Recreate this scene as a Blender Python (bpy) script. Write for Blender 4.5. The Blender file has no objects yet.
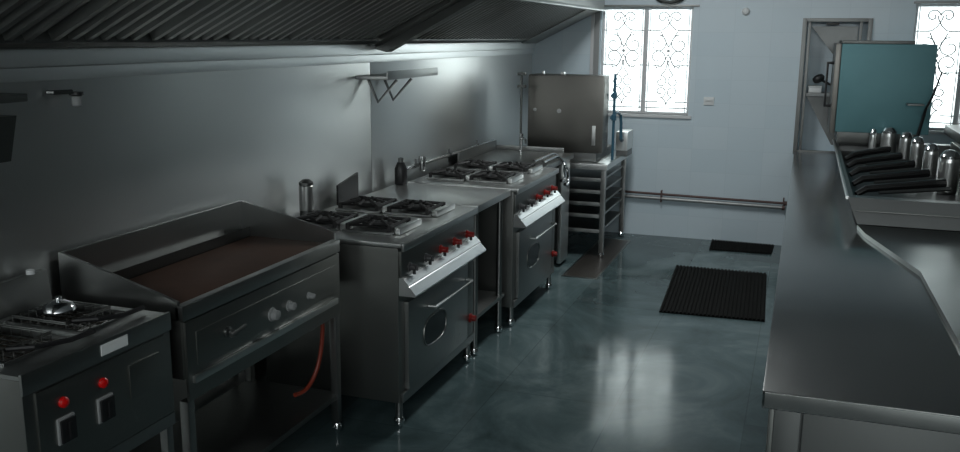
import bpy, bmesh, math, random
from mathutils import Vector, Matrix
random.seed(7)
sc = bpy.context.scene
COL = sc.collection
PI = math.pi

# ------------------------------------------------------------------ materials
def newmat(name):
    m = bpy.data.materials.new(name); m.use_nodes = True
    nt = m.node_tree; b = nt.nodes['Principled BSDF']
    return m, nt, b
def pbr(name, col, rough=.5, metal=0., spec=.5, noise=0., nscale=20., bump=0., coat=0.):
    m, nt, b = newmat(name)
    b.inputs['Base Color'].default_value = (*col, 1); b.inputs['Roughness'].default_value = rough
    b.inputs['Metallic'].default_value = metal; b.inputs['Specular IOR Level'].default_value = spec
    b.inputs['Coat Weight'].default_value = coat
    tc = nt.nodes.new('ShaderNodeTexCoord')
    n = nt.nodes.new('ShaderNodeTexNoise'); n.inputs['Scale'].default_value = nscale; n.inputs['Detail'].default_value = 4
    nt.links.new(tc.outputs['Object'], n.inputs['Vector'])
    if noise:
        mx = nt.nodes.new('ShaderNodeMix'); mx.data_type = 'RGBA'
        mx.inputs[6].default_value = (*[c*(1-noise) for c in col], 1); mx.inputs[7].default_value = (*[min(1, c*(1+noise)) for c in col], 1)
        nt.links.new(n.outputs['Fac'], mx.inputs[0]); nt.links.new(mx.outputs[2], b.inputs['Base Color'])
    if bump:
        bp = nt.nodes.new('ShaderNodeBump'); bp.inputs['Strength'].default_value = bump; bp.inputs['Distance'].default_value = .01
        nt.links.new(n.outputs['Fac'], bp.inputs['Height']); nt.links.new(bp.outputs['Normal'], b.inputs['Normal'])
    return m
def steel(name, col, r0=.25, r1=.45, stretch=(1, 14, 1), scale=6., blot=1.6, bump=0., wave=0.0, aniso=None):
    """Stainless steel: brushed streaks and smeary polishing blotches in the roughness."""
    m, nt, b = newmat(name)
    b.inputs['Metallic'].default_value = 1
    tc = nt.nodes.new('ShaderNodeTexCoord'); mp = nt.nodes.new('ShaderNodeMapping')
    mp.inputs['Scale'].default_value = stretch
    nt.links.new(tc.outputs['Object'], mp.inputs['Vector'])
    n = nt.nodes.new('ShaderNodeTexNoise'); n.inputs['Scale'].default_value = scale; n.inputs['Detail'].default_value = 6
    nt.links.new(mp.outputs['Vector'], n.inputs['Vector'])
    n2 = nt.nodes.new('ShaderNodeTexNoise'); n2.inputs['Scale'].default_value = blot; n2.inputs['Detail'].default_value = 3
    nt.links.new(tc.outputs['Object'], n2.inputs['Vector'])
    av = nt.nodes.new('ShaderNodeMath'); av.operation = 'ADD'
    nt.links.new(n.outputs['Fac'], av.inputs[0]); nt.links.new(n2.outputs['Fac'], av.inputs[1])
    mr = nt.nodes.new('ShaderNodeMapRange'); mr.inputs['From Min'].default_value = .45; mr.inputs['From Max'].default_value = 1.55
    mr.inputs['To Min'].default_value = r0; mr.inputs['To Max'].default_value = r1
    nt.links.new(av.outputs[0], mr.inputs['Value']); nt.links.new(mr.outputs[0], b.inputs['Roughness'])
    mx = nt.nodes.new('ShaderNodeMix'); mx.data_type = 'RGBA'
    mx.inputs[6].default_value = (*[c*.93 for c in col], 1); mx.inputs[7].default_value = (*[min(1, c*1.05) for c in col], 1)
    nt.links.new(n2.outputs['Fac'], mx.inputs[0]); nt.links.new(mx.outputs[2], b.inputs['Base Color'])
    bp = nt.nodes.new('ShaderNodeBump'); bp.inputs['Strength'].default_value = bump; bp.inputs['Distance'].default_value = .004
    nt.links.new(n.outputs['Fac'], bp.inputs['Height'])
    last = bp
    if aniso:   # brushed: reflections smear along this direction
        cv = nt.nodes.new('ShaderNodeCombineXYZ')
        for i in range(3): cv.inputs[i].default_value = aniso[i]
        b.inputs['Anisotropic'].default_value = .7
        nt.links.new(cv.outputs[0], b.inputs['Tangent'])
    if wave:   # sheet metal that is never quite flat
        n3 = nt.nodes.new('ShaderNodeTexNoise'); n3.inputs['Scale'].default_value = 2.2; n3.inputs['Detail'].default_value = 1
        nt.links.new(tc.outputs['Object'], n3.inputs['Vector'])
        b2 = nt.nodes.new('ShaderNodeBump'); b2.inputs['Strength'].default_value = wave; b2.inputs['Distance'].default_value = .03
        nt.links.new(n3.outputs['Fac'], b2.inputs['Height']); nt.links.new(last.outputs['Normal'], b2.inputs['Normal']); last = b2
    nt.links.new(last.outputs['Normal'], b.inputs['Normal'])
    return m
M = {}
M['steel'] = steel('brushed_steel', (.34, .348, .342), .24, .42)
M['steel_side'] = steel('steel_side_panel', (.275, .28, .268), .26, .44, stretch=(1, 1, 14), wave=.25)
M['steel_wall'] = steel('steel_wall_cladding', (.78, .79, .78), .33, .42, stretch=(1, .8, 9), scale=2, blot=.8, aniso=(0, 0, 1))
M['steel_old'] = steel('dull_steel', (.19, .197, .194), .34, .5)
M['steel_counter'] = steel('counter_steel', (.29, .295, .292), .16, .24, stretch=(3, 1, 1), scale=3, wave=.05, aniso=(1, 0, 0))
M['steel_board'] = steel('drainboard_steel', (.28, .30, .295), .26, .34, stretch=(3, 1, 1), scale=3, bump=0)
M['steel_tawny'] = steel('tawny_steel', (.165, .16, .147), .28, .42, stretch=(1, 1, 12), wave=.15)
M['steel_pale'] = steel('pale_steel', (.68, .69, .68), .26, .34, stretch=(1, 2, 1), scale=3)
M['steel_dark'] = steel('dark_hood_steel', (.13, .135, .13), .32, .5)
M['baffle'] = steel('baffle_steel', (.25, .255, .245), .28, .42)
M['barsteel'] = pbr('burnt_bar_steel', (.10, .10, .10), .25, .9)
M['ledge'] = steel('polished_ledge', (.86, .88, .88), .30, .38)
M['chrome'] = pbr('chrome', (.78, .79, .8), .12, 1)
M['iron'] = pbr('cast_iron', (.018, .018, .018), .55, 0, .5, .3, 40, .3)
M['black'] = pbr('black_plastic', (.012, .012, .013), .4)
M['grey_knob'] = pbr('grey_knob', (.06, .06, .062), .35)
M['red'] = pbr('red_plastic', (.24, .012, .009), .3)
M['redlamp'] = pbr('red_lamp_lens', (.62, .004, .004), .2, coat=.4)
M['hose'] = pbr('orange_hose', (.26, .035, .015), .45)
M['rust'] = pbr('painted_pipe', (.09, .05, .045), .5, 0, .5, .3, 12)
M['galv'] = pbr('galvanised_pipe', (.36, .37, .37), .45, .6, .5, .15, 12)
M['greyplastic'] = pbr('grey_plastic', (.30, .31, .31), .5)
M['white'] = pbr('white_plastic', (.72, .74, .74), .45)
M['bluepipe'] = pbr('blue_painted_pipe', (.03, .10, .15), .4)
M['frame'] = pbr('painted_frame', (.62, .63, .64), .5)
M['alu'] = pbr('aluminium_frame', (.20, .205, .20), .4, .7)
M['grille'] = pbr('grille_paint', (.55, .56, .57), .5)
M['ceiling'] = pbr('ceiling_paint', (.5, .52, .53), .8, 0, .3)
M['paint'] = pbr('wall_paint', (.09, .098, .10), .7, 0, .3)
M['sticker'] = pbr('paper_sticker', (.85, .87, .86), .6)
M['griddle'] = pbr('seasoned_griddle_plate', (.075, .036, .022), .6, .1, .3, .45, 5, .1)
M['oil'] = pbr('dark_oil', (.02, .014, .008), .06, 0, .5)
M['glassdark'] = pbr('oven_glass', (.006, .006, .007), .15, 0, .5)
M['mat'] = None

def mat_teal():
    m, nt, b = newmat('teal_protective_film')
    b.inputs['Roughness'].default_value = .42; b.inputs['Metallic'].default_value = .2; b.inputs['Coat Weight'].default_value = 0
    tc = nt.nodes.new('ShaderNodeTexCoord')
    n = nt.nodes.new('ShaderNodeTexNoise'); n.inputs['Scale'].default_value = 2.5; n.inputs['Detail'].default_value = 3
    nt.links.new(tc.outputs['Object'], n.inputs['Vector'])
    cr = nt.nodes.new('ShaderNodeValToRGB')
    cr.color_ramp.elements[0].color = (.07, .18, .20, 1); cr.color_ramp.elements[1].color = (.115, .27, .295, 1)
    nt.links.new(n.outputs['Fac'], cr.inputs[0]); nt.links.new(cr.outputs[0], b.inputs['Base Color'])
    bp = nt.nodes.new('ShaderNodeBump'); bp.inputs['Strength'].default_value = .2; bp.inputs['Distance'].default_value = .01
    nt.links.new(n.outputs['Fac'], bp.inputs['Height']); nt.links.new(bp.outputs['Normal'], b.inputs['Normal'])
    return m
M['teal'] = mat_teal()

def mat_rubber():
    m, nt, b = newmat('ribbed_rubber')
    b.inputs['Base Color'].default_value = (.009, .0095, .009, 1); b.inputs['Roughness'].default_value = .9
    b.inputs['Specular IOR Level'].default_value = .1
    return m
M['mat'] = mat_rubber()

def mat_tiles():
    m, nt, b = newmat('pale_wall_tiles')
    b.inputs['Roughness'].default_value = .28; b.inputs['Specular IOR Level'].default_value = .45
    tc = nt.nodes.new('ShaderNodeTexCoord'); mp = nt.nodes.new('ShaderNodeMapping')
    mp.inputs['Rotation'].default_value = (PI/2, 0, 0)
    nt.links.new(tc.outputs['Object'], mp.inputs['Vector'])
    br = nt.nodes.new('ShaderNodeTexBrick'); br.offset = 0; br.inputs['Scale'].default_value = 1
    br.inputs['Brick Width'].default_value = .305; br.inputs['Row Height'].default_value = .205
    br.inputs['Mortar Size'].default_value = .0022; br.inputs['Mortar Smooth'].default_value = .3
    br.inputs['Color1'].default_value = (.58, .685, .745, 1); br.inputs['Color2'].default_value = (.62, .715, .77, 1)
    br.inputs['Mortar'].default_value = (.56, .655, .71, 1)
    nt.links.new(mp.outputs[0], br.inputs['Vector']); nt.links.new(br.outputs['Color'], b.inputs['Base Color'])
    bp = nt.nodes.new('ShaderNodeBump'); bp.inputs['Strength'].default_value = .15; bp.inputs['Distance'].default_value = .003; bp.invert = True
    nt.links.new(br.outputs['Fac'], bp.inputs['Height']); nt.links.new(bp.outputs['Normal'], b.inputs['Normal'])
    return m
M['tiles'] = mat_tiles()

def mat_floor():
    m, nt, b = newmat('green_marble_slabs')
    tc = nt.nodes.new('ShaderNodeTexCoord')
    n = nt.nodes.new('ShaderNodeTexNoise'); n.inputs['Scale'].default_value = 1.3; n.inputs['Detail'].default_value = 9
    n.inputs['Roughness'].default_value = .62; n.inputs['Distortion'].default_value = 1.6
    nt.links.new(tc.outputs['Object'], n.inputs['Vector'])
    cr = nt.nodes.new('ShaderNodeValToRGB'); e = cr.color_ramp.elements
    e[0].position = .30; e[0].color = (.038, .060, .063, 1)
    e[1].position = .72; e[1].color = (.15, .198, .205, 1)
    x = e.new(.5); x.color = (.078, .115, .12, 1)
    nt.links.new(n.outputs['Fac'], cr.inputs[0])
    br = nt.nodes.new('ShaderNodeTexBrick'); br.offset = .35; br.inputs['Scale'].default_value = 1
    mp = nt.nodes.new('ShaderNodeMapping'); mp.inputs['Rotation'].default_value = (0, 0, PI/2); mp.inputs['Location'].default_value = (.25, .15, 0)
    nt.links.new(tc.outputs['Object'], mp.inputs['Vector']); nt.links.new(mp.outputs[0], br.inputs['Vector'])
    br.inputs['Brick Width'].default_value = 1.7; br.inputs['Row Height'].default_value = .62
    br.inputs['Mortar Size'].default_value = .003; br.inputs['Mortar Smooth'].default_value = .2
    br.inputs['Color1'].default_value = (.8, .8, .8, 1); br.inputs['Color2'].default_value = (1.1, 1.1, 1.1, 1)
    br.inputs['Mortar'].default_value = (.75, .75, .75, 1)
    mx = nt.nodes.new('ShaderNodeMix'); mx.data_type = 'RGBA'; mx.blend_type = 'MULTIPLY'; mx.inputs[0].default_value = 1
    nt.links.new(cr.outputs[0], mx.inputs[6]); nt.links.new(br.outputs['Color'], mx.inputs[7])
    nt.links.new(mx.outputs[2], b.inputs['Base Color'])
    n2 = nt.nodes.new('ShaderNodeTexNoise'); n2.inputs['Scale'].default_value = 3.2; n2.inputs['Detail'].default_value = 5
    nt.links.new(tc.outputs['Object'], n2.inputs['Vector'])
    mr = nt.nodes.new('ShaderNodeMapRange'); mr.inputs['From Min'].default_value = .3; mr.inputs['From Max'].default_value = .7
    mr.inputs['To Min'].default_value = .05; mr.inputs['To Max'].default_value = .13
    nt.links.new(n2.outputs['Fac'], mr.inputs['Value'])
    m3 = nt.nodes.new('ShaderNodeMapRange'); m3.inputs['From Min'].default_value = .8; m3.inputs['From Max'].default_value = 1.1
    m3.inputs['To Min'].default_value = .0; m3.inputs['To Max'].default_value = .05
    nt.links.new(br.outputs['Color'], m3.inputs['Value'])
    ad = nt.nodes.new('ShaderNodeMath'); ad.operation = 'ADD'
    nt.links.new(mr.outputs[0], ad.inputs[0]); nt.links.new(m3.outputs[0], ad.inputs[1]); nt.links.new(ad.outputs[0], b.inputs['Roughness'])
    b.inputs['Specular IOR Level'].default_value = .17
    bp = nt.nodes.new('ShaderNodeBump'); bp.inputs['Strength'].default_value = .008; bp.inputs['Distance'].default_value = .01
    nt.links.new(n2.outputs['Fac'], bp.inputs['Height']); nt.links.new(bp.outputs['Normal'], b.inputs['Normal'])
    return m
M['floor'] = mat_floor()

def mat_frosted():
    """Frosted pane: part of the daylight passes straight, part is scattered."""
    m, nt, b = newmat('frosted_glass')
    nt.nodes.remove(b); out = nt.nodes['Material Output']
    tr = nt.nodes.new('ShaderNodeBsdfTransparent'); tr.inputs[0].default_value = (.97, .985, .98, 1)
    tl = nt.nodes.new('ShaderNodeBsdfTranslucent'); tl.inputs[0].default_value = (.92, .95, .94, 1)
    mx = nt.nodes.new('ShaderNodeMixShader'); mx.inputs[0].default_value = .68
    nt.links.new(tr.outputs[0], mx.inputs[1]); nt.links.new(tl.outputs[0], mx.inputs[2]); nt.links.new(mx.outputs[0], out.inputs[0])
    return m
M['frosted'] = mat_frosted()

# ------------------------------------------------------------------ mesh helpers
class MB:
    def __init__(s): s.bm = bmesh.new()
    def box(s, x0, x1, y0, y1, z0, z1, bevel=0.):
        x0, x1 = sorted((x0, x1)); y0, y1 = sorted((y0, y1)); z0, z1 = sorted((z0, z1))
        t = bmesh.new(); bmesh.ops.create_cube(t, size=1)
        for v in t.verts: v.co = Vector(((x0+x1)/2+v.co.x*(x1-x0), (y0+y1)/2+v.co.y*(y1-y0), (z0+z1)/2+v.co.z*(z1-z0)))
        bevel = min(bevel, .45*min(x1-x0, y1-y0, z1-z0))
        if bevel > 0: bmesh.ops.bevel(t, geom=t.edges[:], offset=bevel, segments=2, affect='EDGES', profile=.7)
        return s.add(t)
    def add(s, t):
        me = bpy.data.meshes.new('t'); t.to_mesh(me); t.free(); s.bm.from_mesh(me); bpy.data.meshes.remove(me); return s
    def tube(s, pts, r, n=10, closed=False, caps=True):
        pts = [Vector(p) for p in pts]
        rs = r if isinstance(r, (list, tuple)) else [r]*len(pts)
        L = len(pts); rings = []
        t0 = (pts[1]-pts[0]).normalized()
        up = Vector((0, 0, 1)) if abs(t0.z) < .9 else Vector((1, 0, 0))
        nrm = t0.cross(up).normalized()
        for i in range(L):
            if closed: t = pts[(i+1) % L]-pts[i-1]
            elif i == 0: t = pts[1]-pts[0]
            elif i == L-1: t = pts[-1]-pts[-2]
            else: t = (pts[i+1]-pts[i]).normalized()+(pts[i]-pts[i-1]).normalized()
            t.normalize()
            nrm = (nrm-t*nrm.dot(t)).normalized(); bi = t.cross(nrm)
            rings.append([s.bm.verts.new(pts[i]+(nrm*math.cos(2*PI*k/n)+bi*math.sin(2*PI*k/n))*rs[i]) for k in range(n)])
        for i in range(L if closed else L-1):
            a, b = rings[i], rings[(i+1) % L]
            for k in range(n):
                try: s.bm.faces.new((a[k], a[(k+1) % n], b[(k+1) % n], b[k]))
                except ValueError: pass
        if caps and not closed:
            s.bm.faces.new(rings[0][::-1]); s.bm.faces.new(rings[-1])
        return s
    def lathe(s, c, prof, axis='z', n=24):
        """prof: (radius, height) along the axis from centre c."""
        c = Vector(c); rings = []
        for r, h in prof:
            ring = []
            for k in range(n):
                a = 2*PI*k/n; u, w = r*math.cos(a), r*math.sin(a)
                p = {'z': (u, w, h), 'x': (h, u, w), 'y': (u, h, w)}[axis] if not isinstance(axis, Matrix) else axis @ Vector((u, w, h))
                ring.append(s.bm.verts.new(c+Vector(p)))
            rings.append(ring)
        for a, b in zip(rings, rings[1:]):
            for k in range(n): s.bm.faces.new((a[k], a[(k+1) % n], b[(k+1) % n], b[k]))
        if prof[0][0] > 1e-6: s.bm.faces.new(rings[0][::-1])
        if prof[-1][0] > 1e-6: s.bm.faces.new(rings[-1])
        return s
    def prism(s, poly, axis, a, b):
        """poly: 2D points; axis 'y': (x,z) extruded in y; 'x': (y,z) in x; 'z': (x,y) in z."""
        def P(p, t): return {'y': (p[0], t, p[1]), 'x': (t, p[0], p[1]), 'z': (p[0], p[1], t)}[axis]
        A = [s.bm.verts.new(P(p, a)) for p in poly]; B = [s.bm.verts.new(P(p, b)) for p in poly]
        n = len(poly); s.bm.faces.new(A); s.bm.faces.new(B[::-1])
        for i in range(n): s.bm.faces.new((A[i], B[i], B[(i+1) % n], A[(i+1) % n]))
        return s
    def sheet(s, poly, axis, a, b, th):
        """open 2D polyline extruded along the axis as a sheet with thickness."""
        n = len(poly); off = []
        for i in range(n):
            p = Vector(poly[i]); d = (Vector(poly[min(i+1, n-1)])-Vector(poly[max(i-1, 0)])).normalized()
            off.append((p.x-d.y*th, p.y+d.x*th))
        return s.prism(list(poly)+off[::-1], axis, a, b)

def origin(o):
    v = Vector((0, 0, 0))
    while o is not None: v += o.location; o = o.parent
    return v
def part(name, mb, mat, parent=None, smooth=True, label=None, loc=None):
    bm = mb.bm
    bmesh.ops.recalc_face_normals(bm, faces=bm.faces[:])
    me = bpy.data.meshes.new(name)
    if parent is not None: off = origin(parent)
    else:
        if loc is None:
            xs = [v.co for v in bm.verts]
            loc = ((min(v.x for v in xs)+max(v.x for v in xs))/2, (min(v.y for v in xs)+max(v.y for v in xs))/2, min(v.z for v in xs))
        off = Vector(loc)
    bmesh.ops.translate(bm, verts=bm.verts[:], vec=-off)
    for e in bm.edges:
        if len(e.link_faces) == 2 and e.calc_face_angle(0) > .6: e.smooth = False
    for f in bm.faces: f.smooth = smooth
    bm.to_mesh(me); bm.free()
    me.materials.append(M[mat])
    o = bpy.data.objects.new(name, me); COL.objects.link(o)
    if parent is not None: o.parent = parent
    else: o.location = off
    if label: o['label'] = label
    return o
def tag(o, label, cat, group=None, kind=None):
    o['label'] = label; o['category'] = cat
    if group: o['group'] = group
    if kind: o['kind'] = kind
    return o
def thing(name, loc, label, cat, group=None):
    o = bpy.data.objects.new(name, None); o.empty_display_size = .05; COL.objects.link(o); o.location = loc
    return tag(o, label, cat, group)
def struct(o): o['kind'] = 'structure'; return o
def sroot(name, loc):
    o = bpy.data.objects.new(name, None); o.empty_display_size = .05; COL.objects.link(o); o.location = loc
    return struct(o)
def copy_tree(o, parent=None):
    c = o.copy(); COL.objects.link(c)
    if parent is not None: c.parent = parent
    for ch in [x for x in list(bpy.data.objects) if x.parent == o]: copy_tree(ch, c)
    return c

# ------------------------------------------------------------------ the room
XL, XR, YN, YB, ZC = -2.42, 2.3, -2.2, 8.32, 2.95
struct(part('floor', MB().box(XL-.1, XR+.1, YN-.1, YB+.7, -.1, 0), 'floor', loc=(0, 0, 0)))
struct(part('ceiling', MB().box(XL-.1, XR+.1, YN-.1, YB+.1, ZC, ZC+.1), 'ceiling', loc=(0, 0, ZC)))
def wall_grid(name, mat, plane, c0, c1, U, V, holes):
    us = sorted({U[0], U[1], *[h[0] for h in holes], *[h[1] for h in holes]})
    vs = sorted({V[0], V[1], *[h[2] for h in holes], *[h[3] for h in holes]})
    mb = MB()
    for a, b in zip(us, us[1:]):
        run = None
        for c, d in zip(vs, vs[1:]):
            if any(h[0] <= (a+b)/2 <= h[1] and h[2] <= (c+d)/2 <= h[3] for h in holes): continue
            if plane == 'y': mb.box(a, b, c0, c1, c, d)
            else: mb.box(c0, c1, a, b, c, d)
    bmesh.ops.remove_doubles(mb.bm, verts=mb.bm.verts[:], dist=1e-5)
    # drop the inner faces shared by two blocks
    seen = {}
    for f in list(mb.bm.faces):
        k = tuple(round(x, 4) for x in f.calc_center_median()); seen.setdefault(k, []).append(f)
    kill = [f for fs in seen.values() if len(fs) > 1 for f in fs]
    if kill: bmesh.ops.delete(mb.bm, geom=kill, context='FACES')
    return struct(part(name, mb, mat, loc=(0, 0, 0), smooth=False))
W1 = (-1.775, -.965, 1.115, 2.06)
W2 = (.80, 1.42, 1.065, 2.08)
HT = (-.045, .475, .82, 1.965)      # the hatch in the back wall
wall_grid('wall_back', 'tiles', 'y', YB, YB+.16, (XL-.1, XR+.1), (0, ZC), [W1, W2, HT])
wall_grid('wall_left', 'steel_wall', 'x', XL-.1, XL, (YN, YB), (0, ZC), [])
wall_grid('wall_right', 'paint', 'x', XR, XR+.15, (YN, YB), (0, ZC), [])
DN = (.2, 1.9, 0.0, 2.2)            # unseen open doorway, added behind the viewer to let in fill light
CL = (-2.0, 2.0, 2.32, 2.85)         # unseen clerestory, added behind the viewer to light the back wall
wall_grid('wall_near', 'paint', 'y', YN-.1, YN, (XL-.1, XR+.1), (0, ZC), [DN, CL])
# steel cladding sheets on the left wall, each with its folded edge
ys = [YN+.02, .7, 4.905, YB-.02]
for i in range(len(ys)-1):
    mb = MB().box(XL, XL+.006, ys[i]+.003, ys[i+1]-.003, .03, 1.70, .002)
    struct(part('trim_%d' % (i+1), mb, 'steel_wall'))
# horizontal steel channel strips under the hood
struct(part('trim_11', MB().box(XL+.006, XL+.03, YN+.05, YB-.01, 1.688, 1.745, .003), 'ledge'))
struct(part('trim_12', MB().box(XL+.006, XL+.018, YN+.05, YB-.01, 1.640, 1.684, .003), 'ledge'))

# windows with ornamental grilles
def scroll(cx, cz, r, a0, turns, s=1, y=0, shrink=.25):
    n = int(16*abs(turns))+4; out = []
    for k in range(n+1):
        t = k/n; a = a0+s*2*PI*turns*t; rr = r*(1-(1-shrink)*t)
        out.append((cx+rr*math.cos(a), y, cz+rr*math.sin(a)))
    return out
def grille_mb(x0, x1, z0, z1, y):
    mb = MB(); w = x1-x0; h = z1-z0; cx = (x0+x1)/2; r = .0062
    def Z(t): return z0+h*t
    for t in (.10, .46, .80): mb.tube([(x0, y, Z(t)), (x0+w*.30, y, Z(t))], r, 6); mb.tube([(x1-w*.30, y, Z(t)), (x1, y, Z(t))], r, 6)
    mb.tube([(x0, y, Z(.04)), (x1, y, Z(.04))], r, 6)
    for u in (.04, .96): mb.tube([(x0+w*u, y, z0), (x0+w*u, y, z1)], r*.8, 6)
    for sgn in (-1, 1):
        X = lambda u: cx+sgn*w*u
        # heart of scrolls at the top
        mb.tube([(X(.30), y, Z(.80)), (X(.16), y, Z(.805)), (X(.05), y, Z(.84)), (X(-.03), y, Z(.89)), (X(-.06), y, Z(.93))], r, 6)
        mb.tube(scroll(X(.16), Z(.925), .055, 0 if sgn < 0 else PI, 1.1, -sgn*1, y), r, 6)
        # big C scrolls in the middle
        mb.tube([(X(.20), y, Z(.79)), (X(.12), y, Z(.73)), (X(.0), y, Z(.635))], r, 6)
        mb.tube(scroll(X(.26), Z(.665), .085, PI/2, 1.15, sgn, y), r, 6)
        mb.tube(scroll(X(.26), Z(.535), .085, -PI/2, 1.15, -sgn, y), r, 6)
        mb.tube([(X(.0), y, Z(.57)), (X(.12), y, Z(.47)), (X(.22), y, Z(.40)), (X(.30), y, Z(.46))], r, 6)
        # lower tail scrolls
        mb.tube(scroll(X(.15), Z(.30), .055, PI/2, 1.1, sgn, y), r, 6)
        mb.tube(scroll(X(.15), Z(.20), .055, -PI/2, 1.1, -sgn, y), r, 6)
        mb.tube([(X(.15), y, Z(.36)), (X(.04), y, Z(.42)), (X(0), y, Z(.50))], r, 6)
        mb.tube([(X(.12), y, Z(.145)), (X(.03), y, Z(.11)), (X(0), y, Z(.07))], r, 6)
    mb.lathe((cx, y-.006, Z(.60)), [(.001, 0), (.016, 0), (.016, .012), (.001, .012)], 'y', 10)
    mb.lathe((cx, y-.006, Z(.50)), [(.001, 0), (.012, 0), (.012, .012), (.001, .012)], 'y', 10)
    return mb
def window(name, W, mull):
    x0, x1, z0, z1 = W; y = YB+.07
    r = sroot(name, ((x0+x1)/2, y, z0))
    f = MB(); t = .022
    f.box(x0, x0+t, y-.03, y+.02, z0, z1, .003).box(x1-t, x1, y-.03, y+.02, z0, z1, .003)
    f.box(x0+t, x1-t, y-.03, y+.02, z0, z0+t, .003).box(x0+t, x1-t, y-.03, y+.02, z1-t, z1, .003)
    for m in mull: f.box(m-.02, m+.02, y-.03, y+.02, z0+t, z1-t, .003)
    part('window_frame', f, 'frame', r)
    part('window_sill', MB().box(x0-.03, x1+.03, YB-.02, YB+.05, z0-.028, z0, .004), 'frame', r)
    part('window_lintel', MB().box(x0-.02, x1+.05, YB-.014, YB+.0, z1, z1+.018, .003), 'alu', r)
    xs = [x0+t]+[v for m in mull for v in (m-.02, m+.02)]+[x1-t]
    for a, b in zip(xs[::2], xs[1::2]):
        part('window_pane', MB().box(a, b, y-.006, y-.002, z0+t, z1-t), 'frosted', r)
        part('window_grille', grille_mb(a, b, z0+t, z1-t, y-.02), 'grille', r)
    return r
window('window_1', W1, [-1.378])
window('window_2', W2, [1.185])
# narrow pale board left of the back window
struct(part('trim_13', MB().box(-1.868, -1.838, YB-.02, YB, 1.0, 2.3, .004), 'frame'))
struct(part('trim_14', MB().box(-1.838, -1.79, YB-.008, YB, 1.0, 2.3, .003), 'greyplastic'))

# hatch: framed recess in the back wall
hx0, hx1, hz0, hz1 = HT
r = sroot('window_3', ((hx0+hx1)/2, YB, hz0))
f = MB()
D = .24
f.box(hx0-.02, hx0, YB+.16, YB+D+.02, hz0-.02, hz1+.02).box(hx1, hx1+.02, YB+.16, YB+D+.02, hz0-.02, hz1+.02)
f.box(hx0, hx1, YB+.16, YB+D+.02, hz0-.02, hz0).box(hx0, hx1, YB+.16, YB+D+.02, hz1, hz1+.02)
f.box(hx0, hx1, YB+D, YB+D+.02, hz0, hz1)
part('recess_lining', f, 'tiles', r, smooth=False)
f = MB()
f.box(hx0-.012, hx0+.022, YB-.018, YB+.01, hz0, hz1, .003).box(hx0+.034, hx0+.056, YB+.0, YB+.03, hz0+.02, hz1-.03, .003)
f.box(hx1-.022, hx1+.012, YB-.018, YB+.01, hz0, hz1, .003).box(hx1-.085, hx1-.062, YB+.0, YB+.03, hz0+.02, hz1-.03, .003)
f.box(hx0+.022, hx1-.022, YB-.018, YB+.01, hz1-.03, hz1, .003)
f.box(hx0+.022, hx1-.022, YB-.03, YB+.03, hz0, hz0+.035, .003)
part('window_frame', f, 'alu', r)
part('latch', MB().box(.13, .23, YB-.012, YB+.01, hz1-.055, hz1-.035, .003), 'black', r)
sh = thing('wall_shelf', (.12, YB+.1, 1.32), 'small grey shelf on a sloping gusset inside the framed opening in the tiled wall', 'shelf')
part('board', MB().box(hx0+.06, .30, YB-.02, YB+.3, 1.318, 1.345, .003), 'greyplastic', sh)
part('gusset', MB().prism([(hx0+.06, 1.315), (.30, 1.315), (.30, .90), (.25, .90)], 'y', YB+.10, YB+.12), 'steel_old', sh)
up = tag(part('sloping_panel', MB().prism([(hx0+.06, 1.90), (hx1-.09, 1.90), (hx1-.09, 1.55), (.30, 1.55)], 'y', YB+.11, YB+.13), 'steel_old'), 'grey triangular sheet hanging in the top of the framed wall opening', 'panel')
up.location = up.location
bx = thing('storage_tub', (.075, YB+.12, 1.345), 'small white tub standing on the shelf in the wall opening', 'tub')
part('tub_body', MB().box(.03, .135, YB+.02, YB+.2, 1.346, 1.392, .008), 'white', bx)
part('lid', MB().box(.026, .139, YB+.016, YB+.204, 1.393, 1.402, .003), 'white', bx)
sp = thing('scoop', (.13, YB-.005, 1.41), 'black scoop lying on the white tub in the wall opening', 'scoop')
part('bowl', MB().lathe((.105, YB+.1, 1.462), [(.001, -.05), (.022, -.045), (.034, -.02), (.036, .01), (.026, .04), (.001, .052)], Matrix.Rotation(math.radians(62), 3, 'Y'), 16), 'black', sp)
part('handle', MB().tube([(.13, YB+.1, 1.45), (.19, YB+.1, 1.42), (.215, YB+.1, 1.41)], .01, 8), 'black', sp)

# wall pipes
pp = thing('wall_pipe', (-1.0, YB-.04, .37), 'upper brown painted pipe running along the tiled back wall', 'pipe', 'pipes along the back wall')
part('pipe', MB().tube([(-1.62, YB-.035, .402), (-.08, YB-.035, .385)], .011, 12), 'rust', pp)
part('end_valve', MB().tube([(-.10, YB-.035, .385), (-.07, YB-.035, .385)], .019, 12).tube([(-.10, YB-.035, .385), (-.10, YB-.035, .435)], .006, 8), 'rust', pp)
pg = thing('wall_pipe', (-1.0, YB-.04, .34), 'lower thicker grey metal pipe running along the tiled back wall', 'pipe', 'pipes along the back wall')
part('pipe', MB().tube([(-1.62, YB-.035, .362), (-.09, YB-.035, .346)], .016, 12), 'galv', pg)
part('end_cap', MB().tube([(-.11, YB-.035, .346), (-.085, YB-.035, .346)], .023, 12), 'rust', pg)
for x in (-1.16,):
    part('clamp', MB().box(x-.006, x+.006, YB-.056, YB-.001, .325, .432, .002), 'rust', pg)

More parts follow.
